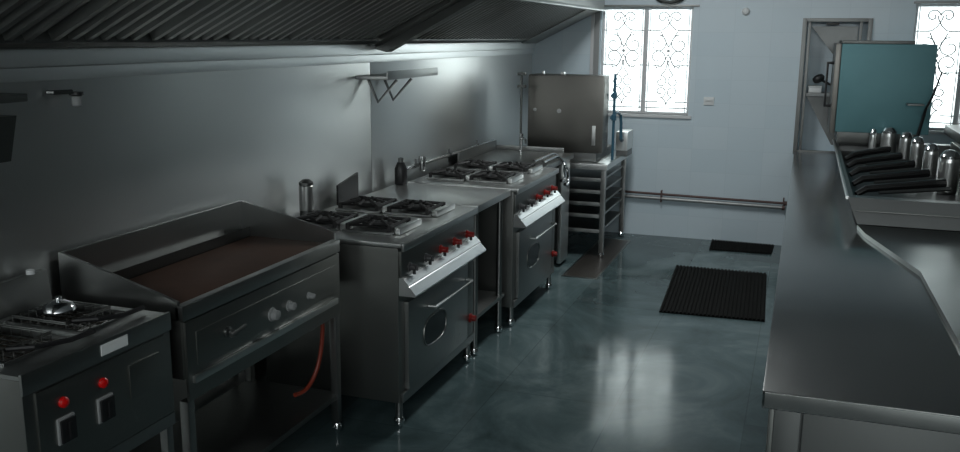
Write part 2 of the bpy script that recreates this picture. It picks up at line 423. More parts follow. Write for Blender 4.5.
# outlet, round fan
so = thing('wall_socket', (-.79, YB-.01, 1.22), 'white wall socket plate on the tiles right of the window', 'socket')
part('plate', MB().box(-.835, -.745, YB-.012, YB-.0005, 1.215, 1.285, .003), 'white', so)
part('rocker', MB().box(-.825, -.755, YB-.02, YB-.012, 1.252, 1.272, .002), 'white', so)
so = thing('glare_spot', (-.525, YB-.01, 2.0), 'tiny round glare spot high on the tiled back wall, shaped as a white dome', 'glare')  # glare on the tiles, built as a small white dome
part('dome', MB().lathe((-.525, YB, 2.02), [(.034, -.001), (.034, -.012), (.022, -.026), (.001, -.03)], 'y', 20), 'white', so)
fan = thing('exhaust_fan', (-1.17, YB-.02, 2.08), 'round dark exhaust fan above the barred window, its lower rim showing', 'fan')
part('ring', MB().tube([(-1.17+.19*math.cos(a*PI/16), YB-.03, 2.285+.19*math.sin(a*PI/16)) for a in range(32)], .018, 8, closed=True), 'steel_dark', fan)
for k in range(5):
    a = 2*PI*k/5
    part('blade', MB().prism([(-1.17+.03*math.cos(a), 2.285+.03*math.sin(a)), (-1.17+.16*math.cos(a-.25), 2.285+.16*math.sin(a-.25)), (-1.17+.16*math.cos(a+.35), 2.285+.16*math.sin(a+.35))], 'y', YB-.03, YB-.026), 'steel_dark', fan)
part('hub', MB().lathe((-1.17, YB-.002, 2.285), [(.045, 0), (.045, -.04), (.001, -.045)], 'y', 16), 'steel_dark', fan)

# ------------------------------------------------------------------ hood
HB, HF = (XL+.045, 1.745), (-1.76, 2.055)      # rear low, front high edge (x, z)
def hood(name, y0, y1, label, e0, e1):
    h = thing(name, ((HB[0]+HF[0])/2, (y0+y1)/2, 1.72), label, 'hood', 'exhaust hood sections')
    # shell: sloping underside tray seen from below
    dx, dz = HF[0]-HB[0], HF[1]-HB[1]; L = math.hypot(dx, dz); ux, uz = dx/L, dz/L; nx, nz = -uz, ux
    def P(t, n): return (HB[0]+ux*t+nx*n, HB[1]+uz*t+nz*n)
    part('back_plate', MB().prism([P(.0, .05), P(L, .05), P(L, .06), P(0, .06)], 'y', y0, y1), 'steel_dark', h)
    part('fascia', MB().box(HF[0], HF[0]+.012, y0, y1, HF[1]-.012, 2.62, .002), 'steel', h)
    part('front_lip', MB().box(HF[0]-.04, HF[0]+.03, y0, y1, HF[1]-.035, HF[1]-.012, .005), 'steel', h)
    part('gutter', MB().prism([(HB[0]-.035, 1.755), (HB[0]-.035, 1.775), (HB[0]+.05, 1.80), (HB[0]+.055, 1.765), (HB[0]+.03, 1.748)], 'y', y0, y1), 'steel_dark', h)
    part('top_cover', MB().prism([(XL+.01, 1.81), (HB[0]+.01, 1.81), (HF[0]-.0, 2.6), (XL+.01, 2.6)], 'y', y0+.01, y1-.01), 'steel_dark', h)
    for (a, b) in ((y0, y0+e0), (y1-e1, y1)):
        part('end_plate', MB().prism([P(0, -.012), P(L, -.012), P(L, .06), P(0, .06)], 'y', a, b), 'steel_side', h)
    # baffle filters: panels of ribs
    ya, yb = y0+e0, y1-e1; n = max(1, round((yb-ya)/.5)); w = (yb-ya)/n
    for k in range(n):
        a, b = ya+k*w+.006, ya+(k+1)*w-.006
        m = MB()
        t0, t1 = .055, L-.05
        m.prism([P(t0-.02, .0), P(t0, .0), P(t0, .03), P(t0-.02, .03)], 'y', a, b)
        m.prism([P(t1, .0), P(t1+.02, .0), P(t1+.02, .03), P(t1, .03)], 'y', a, b)
        c = a
        while c+.05 < b+.001:
            # each baffle an open trough running up the slope
            prof = [(0, .03), (.012, 0), (.038, 0), (.050, .03), (.046, .03), (.036, .004), (.014, .004), (.004, .03)]
            A = [m.bm.verts.new((P(t0, q[1])[0], c+q[0], P(t0, q[1])[1])) for q in prof]
            B = [m.bm.verts.new((P(t1, q[1])[0], c+q[0], P(t1, q[1])[1])) for q in prof]
            N = len(prof)
            for i in range(N): m.bm.faces.new((A[i], A[(i+1) % N], B[(i+1) % N], B[i]))
            c += .076
        part('baffle_filter', m, 'baffle', h, smooth=False)
    return h
hood('exhaust_hood', YN+.1, 4.93, 'near section of the long dark exhaust hood, running out over the fryer', .05, .10)
hood('exhaust_hood', 5.0, YB-.03, 'far section of the exhaust hood ending at the tiled wall by the window', .22, .48)
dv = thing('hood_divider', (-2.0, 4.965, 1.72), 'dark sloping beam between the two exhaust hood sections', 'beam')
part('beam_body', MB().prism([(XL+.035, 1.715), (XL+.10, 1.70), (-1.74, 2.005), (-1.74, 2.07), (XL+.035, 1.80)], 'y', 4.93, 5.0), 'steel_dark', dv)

# ------------------------------------------------------------------ wall brackets and fittings, left wall
ws = thing('wall_shelf', (-2.3, 5.1, 1.55), 'short steel shelf on two open triangular brackets on the steel wall', 'shelf')
part('board', MB().box(XL+.02, -2.20, 4.68, 5.42, 1.552, 1.572, .004).box(-2.205, -2.195, 4.68, 5.42, 1.552, 1.60, .003), 'steel', ws)
for y in (4.84, 5.05):
    part('bracket', MB().tube([(XL+.025, y, 1.545), (-2.335, y, 1.415), (-2.215, y, 1.545)], .009, 8), 'alu', ws)
ws = thing('wall_shelf', (-2.3, 2.0, 1.45), 'dark steel shelf end with a solid bracket at the left edge', 'shelf')
part('board', MB().box(XL+.02, -2.30, 1.15, 2.25, 1.585, 1.61, .004), 'steel_dark', ws)
part('bracket', MB().prism([(XL+.02, 1.545), (-2.30, 1.545), (-2.34, 1.40), (XL+.02, 1.40)], 'y', 2.10, 2.20).box(XL+.02, XL+.03, 2.10, 2.2, 1.54, 1.586), 'steel_dark', ws)
nz = thing('wall_nozzle', (XL+.06, 2.45, 1.57), 'small pale nozzle on a stub pipe under the hood channel', 'nozzle')
part('stub', MB().tube([(XL+.014, 2.44, 1.600), (XL+.04, 2.44, 1.600), (XL+.05, 2.51, 1.600)], .008, 10), 'steel_old', nz)
part('collar', MB().lathe((XL+.05, 2.53, 1.588), [(.024, .010), (.024, 0), (.016, -.004)], 'z', 16), 'black', nz)
part('cup', MB().lathe((XL+.05, 2.53, 1.549), [(.013, 0), (.017, .005), (.017, .034), (.001, .034)], 'z', 16), 'greyplastic', nz)
# gas pipe on the wall behind the ranges
gp = thing('gas_pipe_rail', (XL+.05, 6, .93), 'bright gas pipe along the steel wall behind the far range', 'pipe')
part('pipe', MB().tube([(XL+.035, 5.28, .955), (XL+.035, 7.1, .955)], .012, 12), 'chrome', gp)
for y in (5.5, 6.1, 6.7): part('valve', MB().lathe((XL+.035, y, .955), [(.0145, -.025), (.0145, .025)], 'y', 10).tube([(XL+.035, y, .955), (XL+.035, y, 1.0)], .007, 8), 'steel_old', gp)

# ------------------------------------------------------------------ fryer
FX, FY0, FY1, FZ = -1.90, 1.745, 2.355, .905
fr = thing('deep_fryer', ((XL+FX)/2, 2.15, 0), 'twin-tank electric fryer with two red lamps and black switches', 'fryer')
# top plate with two wells
wells = [(-2.31, -2.00, 1.79, 2.04), (-2.31, -2.00, 2.08, 2.31)]
def plate_with_holes(mb, X0, X1, Y0, Y1, z0, z1, holes):
    us = sorted({X0, X1, *[h[0] for h in holes], *[h[1] for h in holes]}); vs = sorted({Y0, Y1, *[h[2] for h in holes], *[h[3] for h in holes]})
    for a, b in zip(us, us[1:]):
        for c, d in zip(vs, vs[1:]):
            if any(h[0] <= (a+b)/2 <= h[1] and h[2] <= (c+d)/2 <= h[3] for h in holes): continue
            mb.box(a, b, c, d, z0, z1)
    return mb
part('top', plate_with_holes(MB(), XL+.03, FX, FY0, FY1, FZ-.012, FZ, wells), 'steel', fr, smooth=False)
part('top_rim', MB().box(FX-.004, FX+.006, FY0, FY1, FZ-.055, FZ+.006, .003), 'steel', fr)
part('body', MB().box(XL+.03, FX, FY0+.002, FY1-.002, .565, FZ-.014, .004), 'steel_side', fr)
part('control_panel', MB().box(FX, FX+.008, FY0+.04, FY1-.04, .60, FZ-.06, .003), 'steel_side', fr)
for (x0, x1, y0, y1) in wells:
    t = MB(); w = .008
    t.box(x0, x0+w, y0, y1, FZ-.01, FZ+.008, .002).box(x1-w, x1, y0, y1, FZ-.01, FZ+.008, .002)
    t.box(x0+w, x1-w, y0, y0+w, FZ-.01, FZ+.008, .002).box(x0+w, x1-w, y1-w, y1, FZ-.01, FZ+.008, .002)
    tk = part('tank', t, 'steel', fr)
    part('oil', MB().box(x0+w, x1-w, y0+w, y1-w, FZ-.0135, FZ-.0115), 'oil', tk)
hd = part('rear_housing', MB().prism([(XL+.03, FZ+.001), (-2.35, FZ+.001), (-2.365, 1.015), (XL+.03, 1.015)], 'y', FY0-.25, FY1-.03), 'steel', fr)
for (y, m) in ((2.26, 'white'), (2.10, 'bluepipe')):
    part('knob', MB().lathe((XL+.0325+.02, y, 1.0155), [(.014, 0), (.014, .014), (.001, .018)], 'z', 14), m, hd)
for i, y in enumerate((1.877, 2.032)):
    part('lamp', MB().lathe((FX+.008, y-.002, .786), [(.016, 0), (.016, .008), (.011, .014), (.001, .017)], 'x', 18), 'redlamp', fr, label='round red indicator lamp')
    sw = part('switch', MB().box(FX+.008, FX+.016, y-.033, y+.03, .668, .745, .003), 'greyplastic', fr)
    part('rocker', MB().box(FX+.016, FX+.024, y-.028, y+.026, .672, .739, .003).box(FX+.024, FX+.032, y-.006, y+.003, .68, .73, .002), 'black', sw)
part('cover_plate', MB().box(FX+.008, FX+.014, 2.14, 2.28, .69, .80, .003), 'steel_side', fr)
part('sticker', MB().box(FX+.0065, FX+.0085, 2.036, 2.148, .866, .899), 'sticker', fr)
for y in (FY0+.01, FY1-.04):
    for x in (FX-.035, XL+.05):
        lg = part('leg', MB().box(x, x+.03, y, y+.03, .05, .52, .003), 'steel', fr)
        part('foot', MB().lathe((x+.015, y+.015, 0), [(.012, 0), (.02, .004), (.02, .03), (.012, .05)], 'z', 12), 'chrome', lg)
part('lower_rail', MB().box(FX-.03, FX, FY0, FY1, .521, .564, .004), 'steel', fr)
part('undershelf', MB().box(XL+.03, FX-.01, FY0, FY1, .22, .235, .003), 'steel_old', fr)
# baskets hang in the tanks
def basket(loc, label):
    x0, x1, y0, y1 = loc
    b = thing('fry_basket', ((x0+x1)/2, (y0+y1)/2, FZ), label, 'basket', 'fry baskets in the two fryer tanks')
    m = MB(); r = .0022
    zt, zb = FZ+.022, FZ-.009
    n = 6
    for z in (zt, (zt+zb)/2+.01):
        m.tube([(x0, y0, z), (x1, y0, z), (x1, y1, z), (x0, y1, z)], r*1.4, 6, closed=True)
    for k in range(n+1):
        t = k/n
        X, Y = x0+(x1-x0)*t, y0+(y1-y0)*t
        m.tube([(X, y0, zt), (X, y0, zb), (X, y1, zb), (X, y1, zt)], r, 5)
        m.tube([(x0, Y, zt), (x0, Y, zb), (x1, Y, zb), (x1, Y, zt)], r, 5)
    part('wire_cage', m, 'steel_dark', b)
    return b
b1 = basket((-2.29, -2.06, 1.81, 2.02), 'wire fry basket with upright wire hooks in the left tank')
part('handle', MB().tube([(-2.06, 1.86, FZ+.02), (-1.98, 1.88, FZ+.03), (-1.955, 1.99, FZ+.02), (-1.955, 2.08, FZ+.018)], .008, 8), 'black', b1)
for y in (1.90, 1.98):
    part('hook', MB().tube([(-2.29, y, FZ+.02), (-2.31, y, FZ+.11), (-2.33, y, FZ+.125), (-2.345, y, FZ+.10)], .004, 8), 'chrome', b1)
b2 = basket((-2.29, -2.08, 2.10, 2.29), 'wire fry basket under a chrome dome in the right tank')
part('handle', MB().tube([(-2.08, 2.13, FZ+.02), (-2.0, 2.15, FZ+.03), (-1.98, 2.23, FZ+.02), (-1.98, 2.33, FZ+.018)], .008, 8), 'black', b2)
ld = thing('dome_lid', (-2.20, 2.20, FZ+.024), 'small shiny chrome dome resting on the right fry basket', 'lid')
part('dome', MB().lathe((-2.20, 2.20, FZ+.026), [(.052, 0), (.05, .006), (.04, .020), (.02, .028), (.001, .03)], 'z', 24), 'chrome', ld)
part('knob', MB().lathe((-2.20, 2.20, FZ+.055), [(.008, 0), (.011, .010), (.001, .016)], 'z', 14), 'chrome', ld)

# ------------------------------------------------------------------ griddle
GX, GY0, GY1, GZ = -1.885, 2.405, 3.50, .915
g = thing('griddle', ((XL+GX)/2, 3.0, 0), 'wide flat-top griddle with a brown plate and high splash guards', 'griddle')
part('plate', MB().box(-2.33, GX-.035, GY0+.012, GY1-.012, GZ-.05, GZ-.018, .004), 'griddle', g, label='browned flat cooking plate')
part('splash_guard', MB().box(XL+.03, XL+.042, GY0, GY1, GZ-.05, 1.055, .003)
     .prism([(XL+.042, GZ-.05), (GX-.02, GZ-.05), (GX-.02, GZ+.012), (GX-.08, GZ+.03), (XL+.042, 1.055)], 'y', GY0, GY0+.012)
     .prism([(XL+.042, GZ-.05), (GX-.02, GZ-.05), (GX-.02, GZ+.03), (GX-.08, GZ+.05), (XL+.042, 1.055)], 'y', GY1-.012, GY1), 'steel', g, smooth=False)
part('grease_trough', MB().prism([(XL+.043, GZ-.04), (-2.335, GZ-.04), (-2.335, GZ+.025), (XL+.043, .925)], 'y', GY0+.013, GY1-.013), 'steel_dark', g)
part('front_rail', MB().box(GX-.034, GX, GY0, GY1, GZ-.055, GZ-.002, .005), 'steel', g)
part('body', MB().box(XL+.03, GX-.012, GY0, GY1, .655, GZ-.052, .003), 'steel_side', g)
fp = part('front_panel', MB().box(GX-.011, GX, GY0+.01, GY1-.01, .575, GZ-.06, .003), 'steel_side', g)
part('lip', MB().box(GX, GX+.014, GY0+.03, GY1-.05, .635, .662, .005), 'steel_pale', fp)
part('name_plate', MB().box(GX+.0, GX+.004, GY0+.06, GY1-.06, .69, .81, .002), 'steel_side', fp)
for y, rr in ((2.93, .021), (3.055, .017), (3.21, .012)):
    k = part('knob', MB().lathe((GX+.004, y, .735), [(rr*1.3, 0), (rr*1.3, .006), (rr, .008), (rr*.9, .028), (rr*.5, .032), (.001, .032)], 'x', 20), 'greyplastic', g)
part('tap', MB().lathe((GX+.002, 2.64, .755), [(.02, 0), (.02, .01), (.01, .014), (.01, .04)], 'x', 16).tube([(GX+.04, 2.61, .755), (GX+.04, 2.70, .765)], .008, 8), 'steel_old', g)
for y in (GY0+.005, GY1-.045):
    for x in (GX-.04, XL+.04):
        lg = part('leg', MB().box(x, x+.035, y, y+.035, .06, .655 if x < -2.2 else .574, .003), 'steel', g)
        part('foot', MB().lathe((x+.018, y+.018, 0), [(.009, 0), (.016, .012), (.022, .03), (.022, .045), (.014, .06)], 'z', 12), 'chrome', lg)
part('lower_shelf', MB().box(XL+.04, GX-.012, GY0+.01, GY1-.01, .175, .20, .004), 'steel_old', g)
part('valve', MB().lathe((GX-.05, 3.415, .56), [(.012, 0), (.018, .02), (.018, .05), (.012, .095)], 'z', 12), 'chrome', g)
hs = []
for k in range(13):
    t = k/12
    hs.append((GX-.05-.05*t**2, 3.415-.17*t**2.2, .555-.30*math.sin(t*PI/2)**1.05+(.012*max(0, t-.8)*5)))
tag(part('gas_hose', MB().tube(hs, .0095, 10), 'hose'), 'orange gas hose curving down under the griddle', 'hose')

# ------------------------------------------------------------------ range cooker
RX = -1.65
def burner(name_parent, cx, cy, z):
    tr = part('burner_tray', MB().box(cx-.13, cx+.13, cy-.13, cy+.13, z, z+.012, .004), 'steel', name_parent)
    part('tray_lip', MB().box(cx+.132, cx+.162, cy-.11, cy+.15, z+.001, z+.034, .010), 'steel_pale', tr)
    m = MB(); zt = z+.034
    m.tube([(cx-.108, cy-.11, zt), (cx+.108, cy-.11, zt), (cx+.108, cy+.11, zt), (cx-.108, cy+.11, zt)], .009, 6, closed=True)
    m.tube([(cx+.075*math.cos(a*PI/10), cy+.075*math.sin(a*PI/10), zt) for a in range(20)], .009, 6, closed=True)
    for k in range(8):
        a = k*PI/4
        R = .108 if k % 2 == 0 else .15
        m.tube([(cx+R*math.cos(a), cy+R*math.sin(a), zt), (cx+.05*math.cos(a), cy+.05*math.sin(a), zt+.013)], [.008, .010], 6)
    for sx in (-1, 1):
        for sy in (-1, 1): m.box(cx+sx*.108-.009, cx+sx*.108+.009, cy+sy*.11-.009, cy+sy*.11+.009, z+.010, zt+.006, .002)
    part('pan_grate', m, 'iron', tr)
    part('burner_head', MB().lathe((cx, cy, z+.0125), [(.05, 0), (.055, .006), (.055, .014), (.035, .020), (.001, .022)], 'z', 20), 'iron', tr)
def make_range(y0, label):
    W = .98; y1 = y0+W; xb = XL+.05; zt = .885; zb = .125
    c = thing('range_cooker', ((RX+xb)/2, (y0+y1)/2, 0), label, 'range cooker', 'four-burner ranges along the steel wall')
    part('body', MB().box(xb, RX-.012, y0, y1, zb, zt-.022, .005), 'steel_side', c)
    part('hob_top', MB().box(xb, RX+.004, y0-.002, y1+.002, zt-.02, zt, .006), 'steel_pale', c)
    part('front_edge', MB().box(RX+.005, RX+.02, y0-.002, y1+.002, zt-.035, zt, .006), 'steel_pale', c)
    for bx_ in (-1.885, -2.17):
        for by in (y0+.27, y0+.73): burner(c, bx_, by, zt+.001)
    part('control_panel', MB().box(RX-.0115, RX, y0+.01, y1-.01, .715, zt-.038, .003), 'steel_side', c)
    # bull-nosed ledge below the knobs, with a groove
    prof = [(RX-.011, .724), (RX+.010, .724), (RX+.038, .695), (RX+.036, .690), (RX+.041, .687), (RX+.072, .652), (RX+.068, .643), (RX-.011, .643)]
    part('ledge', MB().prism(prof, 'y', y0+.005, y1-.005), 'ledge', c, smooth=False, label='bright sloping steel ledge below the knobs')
    for k in range(5):
        y = y0+.10+k*.19
        kb = part('knob', MB().lathe((RX, y, .757), [(.022, 0), (.022, .006), (.015, .010), (.013, .034), (.001, .036)], 'x', 18)
                  .box(RX+.033, RX+.043, y-.004, y+.004, .743, .771, .002), 'grey_knob' if k < 2 else 'red', c, label=None if k < 2 else 'red knob')
        part('knob_shaft', MB().tube([(RX+.024, y, .7255), (RX+.024, y, .742)], .008, 8), 'black', kb)
    # oven door
    d = part('oven_door', MB().box(RX-.0115, RX+.012, y0+.06, y1-.13, .175, .600, .006), 'steel', c)
    wy, wz = y0+.38, .385
    oval = [(wy+.145*math.copysign(abs(math.cos(a))**.7, math.cos(a)), wz+.075*math.copysign(abs(math.sin(a))**.7, math.sin(a))) for a in [k*2*PI/28 for k in range(28)]]
    part('window_rim', MB().tube([(RX+.013, p[0], p[1]) for p in oval], .005, 8, closed=True), 'steel_side', d)
    part('window', MB().prism(oval, 'x', RX+.0115, RX+.0135), 'glassdark', d)
    part('handle', MB().tube([(RX+.013, y0+.30, .515), (RX+.05, y0+.30, .515), (RX+.05, y0+.82, .515), (RX+.013, y0+.82, .515)], .010, 10), 'steel_pale', d)
    part('kick_panel', MB().box(RX-.0115, RX+.004, y0+.01, y1-.01, zb, .170, .004), 'steel', c)
    part('side_strip', MB().box(RX-.0115, RX+.006, y1-.115, y1-.03, .175, .600, .004), 'steel_side', c)
    kn = part('thermostat_knob', MB().lathe((RX+.006, y1-.075, .275), [(.026, 0), (.026, .006), (.018, .010), (.016, .034), (.001, .036)], 'x', 18), 'red', c, label='red knob')
    for (x, y) in ((RX-.028, y0+.03), (RX-.028, y1-.03), (xb+.04, y0+.04), (xb+.04, y1-.04)):
        lg = part('leg', MB().tube([(x, y, .045), (x, y, zb+.001)], .017, 12), 'steel', c)
        part('foot', MB().lathe((x, y, 0), [(.014, 0), (.022, .006), (.026, .03), (.020, .045), (.001, .046)], 'z', 14), 'chrome', lg)
    return c
r1 = make_range(3.625, 'nearer of the two steel ranges, right next to the griddle')
r2 = copy_tree(r1); r2.location = (r1.location.x+.03, 5.26+.49, 0)
r2['label'] = 'farther steel range beyond the open work table, same red knobs'

# work table between the ranges
wt = thing('work_table', (-2.0, 4.93, 0), 'open steel work table between the two ranges', 'table')
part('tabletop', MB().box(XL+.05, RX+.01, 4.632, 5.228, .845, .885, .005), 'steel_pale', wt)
for (x, y) in ((RX-.03, 4.70), (RX-.03, 5.14), (XL+.09, 4.70), (XL+.09, 5.14)):
    lg = part('leg', MB().tube([(x, y, .04), (x, y, .846)], .018, 12), 'steel', wt)
    part('foot', MB().lathe((x, y, 0), [(.014, 0), (.024, .006), (.026, .026), (.020, .041), (.001, .042)], 'z', 14), 'chrome', lg)
part('lower_shelf', MB().box(XL+.06, RX-.012, 4.64, 5.20, .215, .24, .005), 'steel', wt)

# things standing at the wall behind the ranges
cn = thing('steel_canister', (-2.28, 4.04, .885), 'tall shiny steel canister at the wall behind the nearer range', 'canister')
part('canister_body', MB().lathe((-2.338, 4.00, .925), [(.034, 0), (.037, .004), (.037, .125), (.034, .129)], 'z', 24), 'steel_pale', cn)
part('cap', MB().lathe((-2.338, 4.00, 1.054), [(.036, 0), (.036, .014), (.018, .028), (.001, .03)], 'z', 24), 'steel_old', cn)
part('stand', MB().lathe((-2.338, 4.00, .8865), [(.036, 0), (.036, .038)], 'z', 16), 'steel_old', cn)
tr = tag(part('baking_tray', MB().prism([(4.36, .887), (4.60, .887), (4.60, 1.035), (4.36, .995)], 'x', -2.362, -2.350), 'black'), 'dark flat tray leaning on the wall behind the nearer range', 'tray')
bt = thing('dark_reflection', (-2.33, 5.18, .885), 'dark reflection in the steel wall behind the work table, shaped as a solid', 'reflection')  # dark reflection in the cladding, built as a solid bottle shape
part('reflection_body', MB().lathe((-2.33, 5.14, .886), [(.036, 0), (.039, .006), (.039, .10), (.022, .14), (.001, .141)], 'z', 20), 'black', bt)
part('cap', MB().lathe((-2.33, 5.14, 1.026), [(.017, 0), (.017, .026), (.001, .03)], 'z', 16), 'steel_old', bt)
cp = tag(part('steel_cup', MB().lathe((-2.34, 5.50, .9275), [(.020, 0), (.022, .003), (.026, .09), (.023, .09), (.019, .006), (.001, .006)], 'z', 20), 'chrome'), 'small shiny steel cup at the wall by the far range', 'cup')
cp.location.z = .9262

# ------------------------------------------------------------------ sink table and pipes after the far range
st = thing('sink_table', (-2.0, 6.6, 0), 'steel sink table with curved tube rails beyond the far range', 'sink table')
part('tabletop', MB().box(XL+.05, -1.70, 6.26, 7.10, .845, .885, .012), 'steel', st)
part('basin', MB().box(-2.3, -1.9, 6.35, 6.95, .64, .8445, .01), 'steel_side', st)
part('side_panel', MB().box(-1.76, -1.725, 6.84, 7.08, .03, .8445, .01), 'steel_pale', st)
part('side_panel', MB().box(XL+.06, -1.77, 7.05, 7.08, .03, .8445, .01), 'steel_side', st)
part('back_upstand', MB().box(XL+.05, XL+.065, 6.23, 7.10, .886, .96, .003), 'steel', st)
part('end_upstand', MB().box(XL+.07, -1.78, 7.07, 7.085, .886, .925, .003), 'steel', st)
def hook(dy, dx):
    pts = [(-1.735-dx, 6.30, .912), (-1.735-dx, 6.62+dy, .912)]
    for k in range(1, 11):
        a = k/10*PI*1.15
        pts.append((-1.735-dx+.10*math.sin(a*.5)*1.0, 6.62+dy+.11*math.sin(a), .912-.115*(1-math.cos(a))*.9))
    return pts
part('tube_rail', MB().tube(hook(.0, 0), .012, 10), 'chrome', st)
part('tube_rail', MB().tube(hook(.16, .07), .012, 10), 'chrome', st)
wb = thing('waste_bin', (-1.88, 6.6, 0), 'black bin on the floor under the sink table', 'bin')
part('bin_body', MB().prism([(-2.02, 0.001), (-1.80, 0.001), (-1.775, .40), (-2.045, .40)], 'y', 6.36, 6.78), 'black', wb)
part('rim', MB().box(-2.052, -1.768, 6.352, 6.788, .401, .418, .004), 'black', wb)

# ------------------------------------------------------------------ dishwasher stand and machine
ds = thing('dishwasher_stand', (-1.83, 7.7, 0), 'open steel stand with slatted rack shelves carrying the dishwasher', 'stand')
DX0, DX1, DY0, DY1 = -2.15, -1.47, 7.25, 8.17
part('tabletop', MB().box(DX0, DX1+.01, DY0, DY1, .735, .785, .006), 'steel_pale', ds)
for (x, y) in ((DX1-.02, DY0+.02), (DX1-.02, DY1-.02), (DX0+.02, DY0+.02), (DX0+.02, DY1-.02)):
    lg = part('leg', MB().box(x-.02, x+.02, y-.02, y+.02, .05, .735, .003), 'steel', ds)
    part('foot', MB().lathe((x, y, 0), [(.014, .0062), (.026, .012), (.028, .035), (.018, .051)], 'z', 14), 'chrome', lg)
for z in (.645, .545, .445, .345, .22):
    part('rack_shelf', MB().box(DX0+.04, DX1-.04, DY0+.0, DY1-.02, z, z+.014, .002).box(DX0+.04, DX1-.04, DY0-.012, DY0-.001, z-.004, z+.026, .003)
         .box(DX1-.039, DX1-.026, DY0+.04, DY1-.04, z, z+.018, .003), 'steel', ds)
dw = thing('dishwasher', (-1.83, 7.4, .79), 'hood-type dishwasher with a square tawny steel front, beside the window', 'dishwasher')
hoodp = part('hood_body', MB().box(-2.155, -1.515, 7.30, 7.52, .862, 1.492, .022), 'steel_tawny', dw)
part('badge', MB().lathe((-1.885, 7.298, 1.20), [(.018, 0), (.018, -.005), (.001, -.007)], 'y', 18), 'greyplastic', hoodp)
part('badge', MB().lathe((-2.09, 7.298, 1.205), [(.014, 0), (.014, -.010), (.001, -.014)], 'y', 18), 'greyplastic', hoodp)
part('top_catch', MB().box(-1.89, -1.86, 7.34, 7.38, 1.493, 1.515, .004).box(-2.05, -2.03, 7.34, 7.36, 1.493, 1.52, .004), 'steel_pale', hoodp)
part('tank', MB().box(-2.12, -1.58, 7.36, 8.05, .787, .858, .006), 'steel_old', dw)
part('side_strip', MB().box(-1.604, -1.575, 7.285, 7.299, .93, 1.09, .004), 'steel_pale', dw)
cb = thing('control_box', (-1.46, 7.6, .79), 'pale grey steel box with blue pipes standing at the dishwasher side', 'box')
part('box_body', MB().box(-1.50, -1.40, 7.78, 8.05, .84, 1.0, .006), 'steel_pale', cb)
part('bracket', MB().box(-1.50, -1.40, 7.80, 8.03, .787, .8395, .003), 'steel_old', cb)
bp = thing('water_pipe', (-1.465, 7.45, .79), 'dark blue upright water pipe with valves right of the dishwasher', 'pipe')
part('riser', MB().tube([(-1.48, 7.55, .787), (-1.48, 7.55, 1.50)], .012, 10), 'bluepipe', bp)
for z in (1.32, 1.14): part('coupling', MB().lathe((-1.48, 7.55, z), [(.012, -.026), (.022, -.022), (.022, .022), (.012, .026)], 'z', 12).tube([(-1.48, 7.55, z), (-1.51, 7.55, z)], .014, 8), 'bluepipe', bp)
part('elbow', MB().tube([(-1.48, 7.55, 1.145), (-1.475, 7.59, 1.175), (-1.465, 7.64, 1.175), (-1.45, 7.69, 1.15), (-1.445, 7.70, 1.08), (-1.443, 7.70, .95), (-1.445, 7.74, .93), (-1.445, 7.78, .93)], .013, 10), 'bluepipe', bp)
rp = thing('spray_riser', (-2.18, 7.25, .89), 'thin dark upright riser pipe with clamps left of the dishwasher', 'pipe')
part('riser', MB().tube([(-2.165, 7.15, .787+.0), (-2.165, 7.15, 1.515)], .009, 10), 'steel_dark', rp)
for z in (1.50, 1.40): part('clamp', MB().box(-2.195, -2.13, 7.13, 7.17, z-.012, z+.012, .004), 'steel_dark', rp)
part('foot_bracket', MB().box(-2.19, -2.14, 7.13, 7.24, .76, .787, .003), 'steel_dark', rp)
tp = thing('water_tap', (-2.08, 7.05, .886), 'small chrome tap at the back end of the sink table', 'tap')
part('post', MB().lathe((-2.12, 7.02, .8855), [(.02, 0), (.02, .01), (.011, .016), (.011, .12), (.016, .124), (.016, .145), (.001, .148)], 'z', 14), 'chrome', tp)
part('spout', MB().tube([(-2.12, 7.02, .985), (-2.09, 6.98, 1.0), (-2.06, 6.94, .99), (-2.055, 6.93, .965)], .009, 8), 'chrome', tp)

# drain trench in the floor
dg = thing('drain_cover', (-1.5, 7.3, 0), 'long brownish metal drain cover let into the floor by the stand', 'drain cover')
M['drain'] = pbr('drain_metal', (.11, .10, .09), .35, .7, .5, .3, 8)
part('grate_plate', MB().box(-1.635, -1.39, 6.60, 8.0, .0005, .004, .001), 'drain', dg)
part('rim', MB().box(-1.65, -1.636, 6.585, 8.015, .0005, .006, .001).box(-1.389, -1.375, 6.585, 8.015, .0005, .006, .001).box(-1.636, -1.389, 6.585, 6.599, .0005, .006, .001).box(-1.636, -1.389, 8.001, 8.015, .0005, .006, .001), 'steel', dg)

# mats
def mat(P4, label, n):
    """P4: near-left, near-right, far-right, far-left corners on the floor."""
    cx = sum(p[0] for p in P4)/4; cy = sum(p[1] for p in P4)/4
    o = thing('floor_mat', (cx, cy, 0), label, 'mat', 'black ribbed rubber floor mats')
    m = MB(); bm = m.bm
    A = [bm.verts.new((p[0], p[1], .0005)) for p in P4]; B = [bm.verts.new((p[0], p[1], .007)) for p in P4]
    bm.faces.new(B); bm.faces.new(A[::-1])
    for i in range(4): bm.faces.new((A[i], A[(i+1) % 4], B[(i+1) % 4], B[i]))
    part('backing', m, 'mat', o, smooth=False)
    m = MB(); NL, NR, FR, FL = [Vector((p[0], p[1], 0)) for p in P4]
    for k in range(n):
        t0 = (k+.15)/n; t1 = (k+.75)/n
        q = [NL.lerp(NR, t0), NL.lerp(NR, t1), FL.lerp(FR, t1), FL.lerp(FR, t0)]
        a = [m.bm.verts.new((v.x, v.y, .0071)) for v in q]; b = [m.bm.verts.new((v.x, v.y, .016)) for v in q]
        m.bm.faces.new(b)
        for i in range(4): m.bm.faces.new((a[i], a[(i+1) % 4], b[(i+1) % 4], b[i]))
    part('ribs', m, 'mat', o, smooth=False)
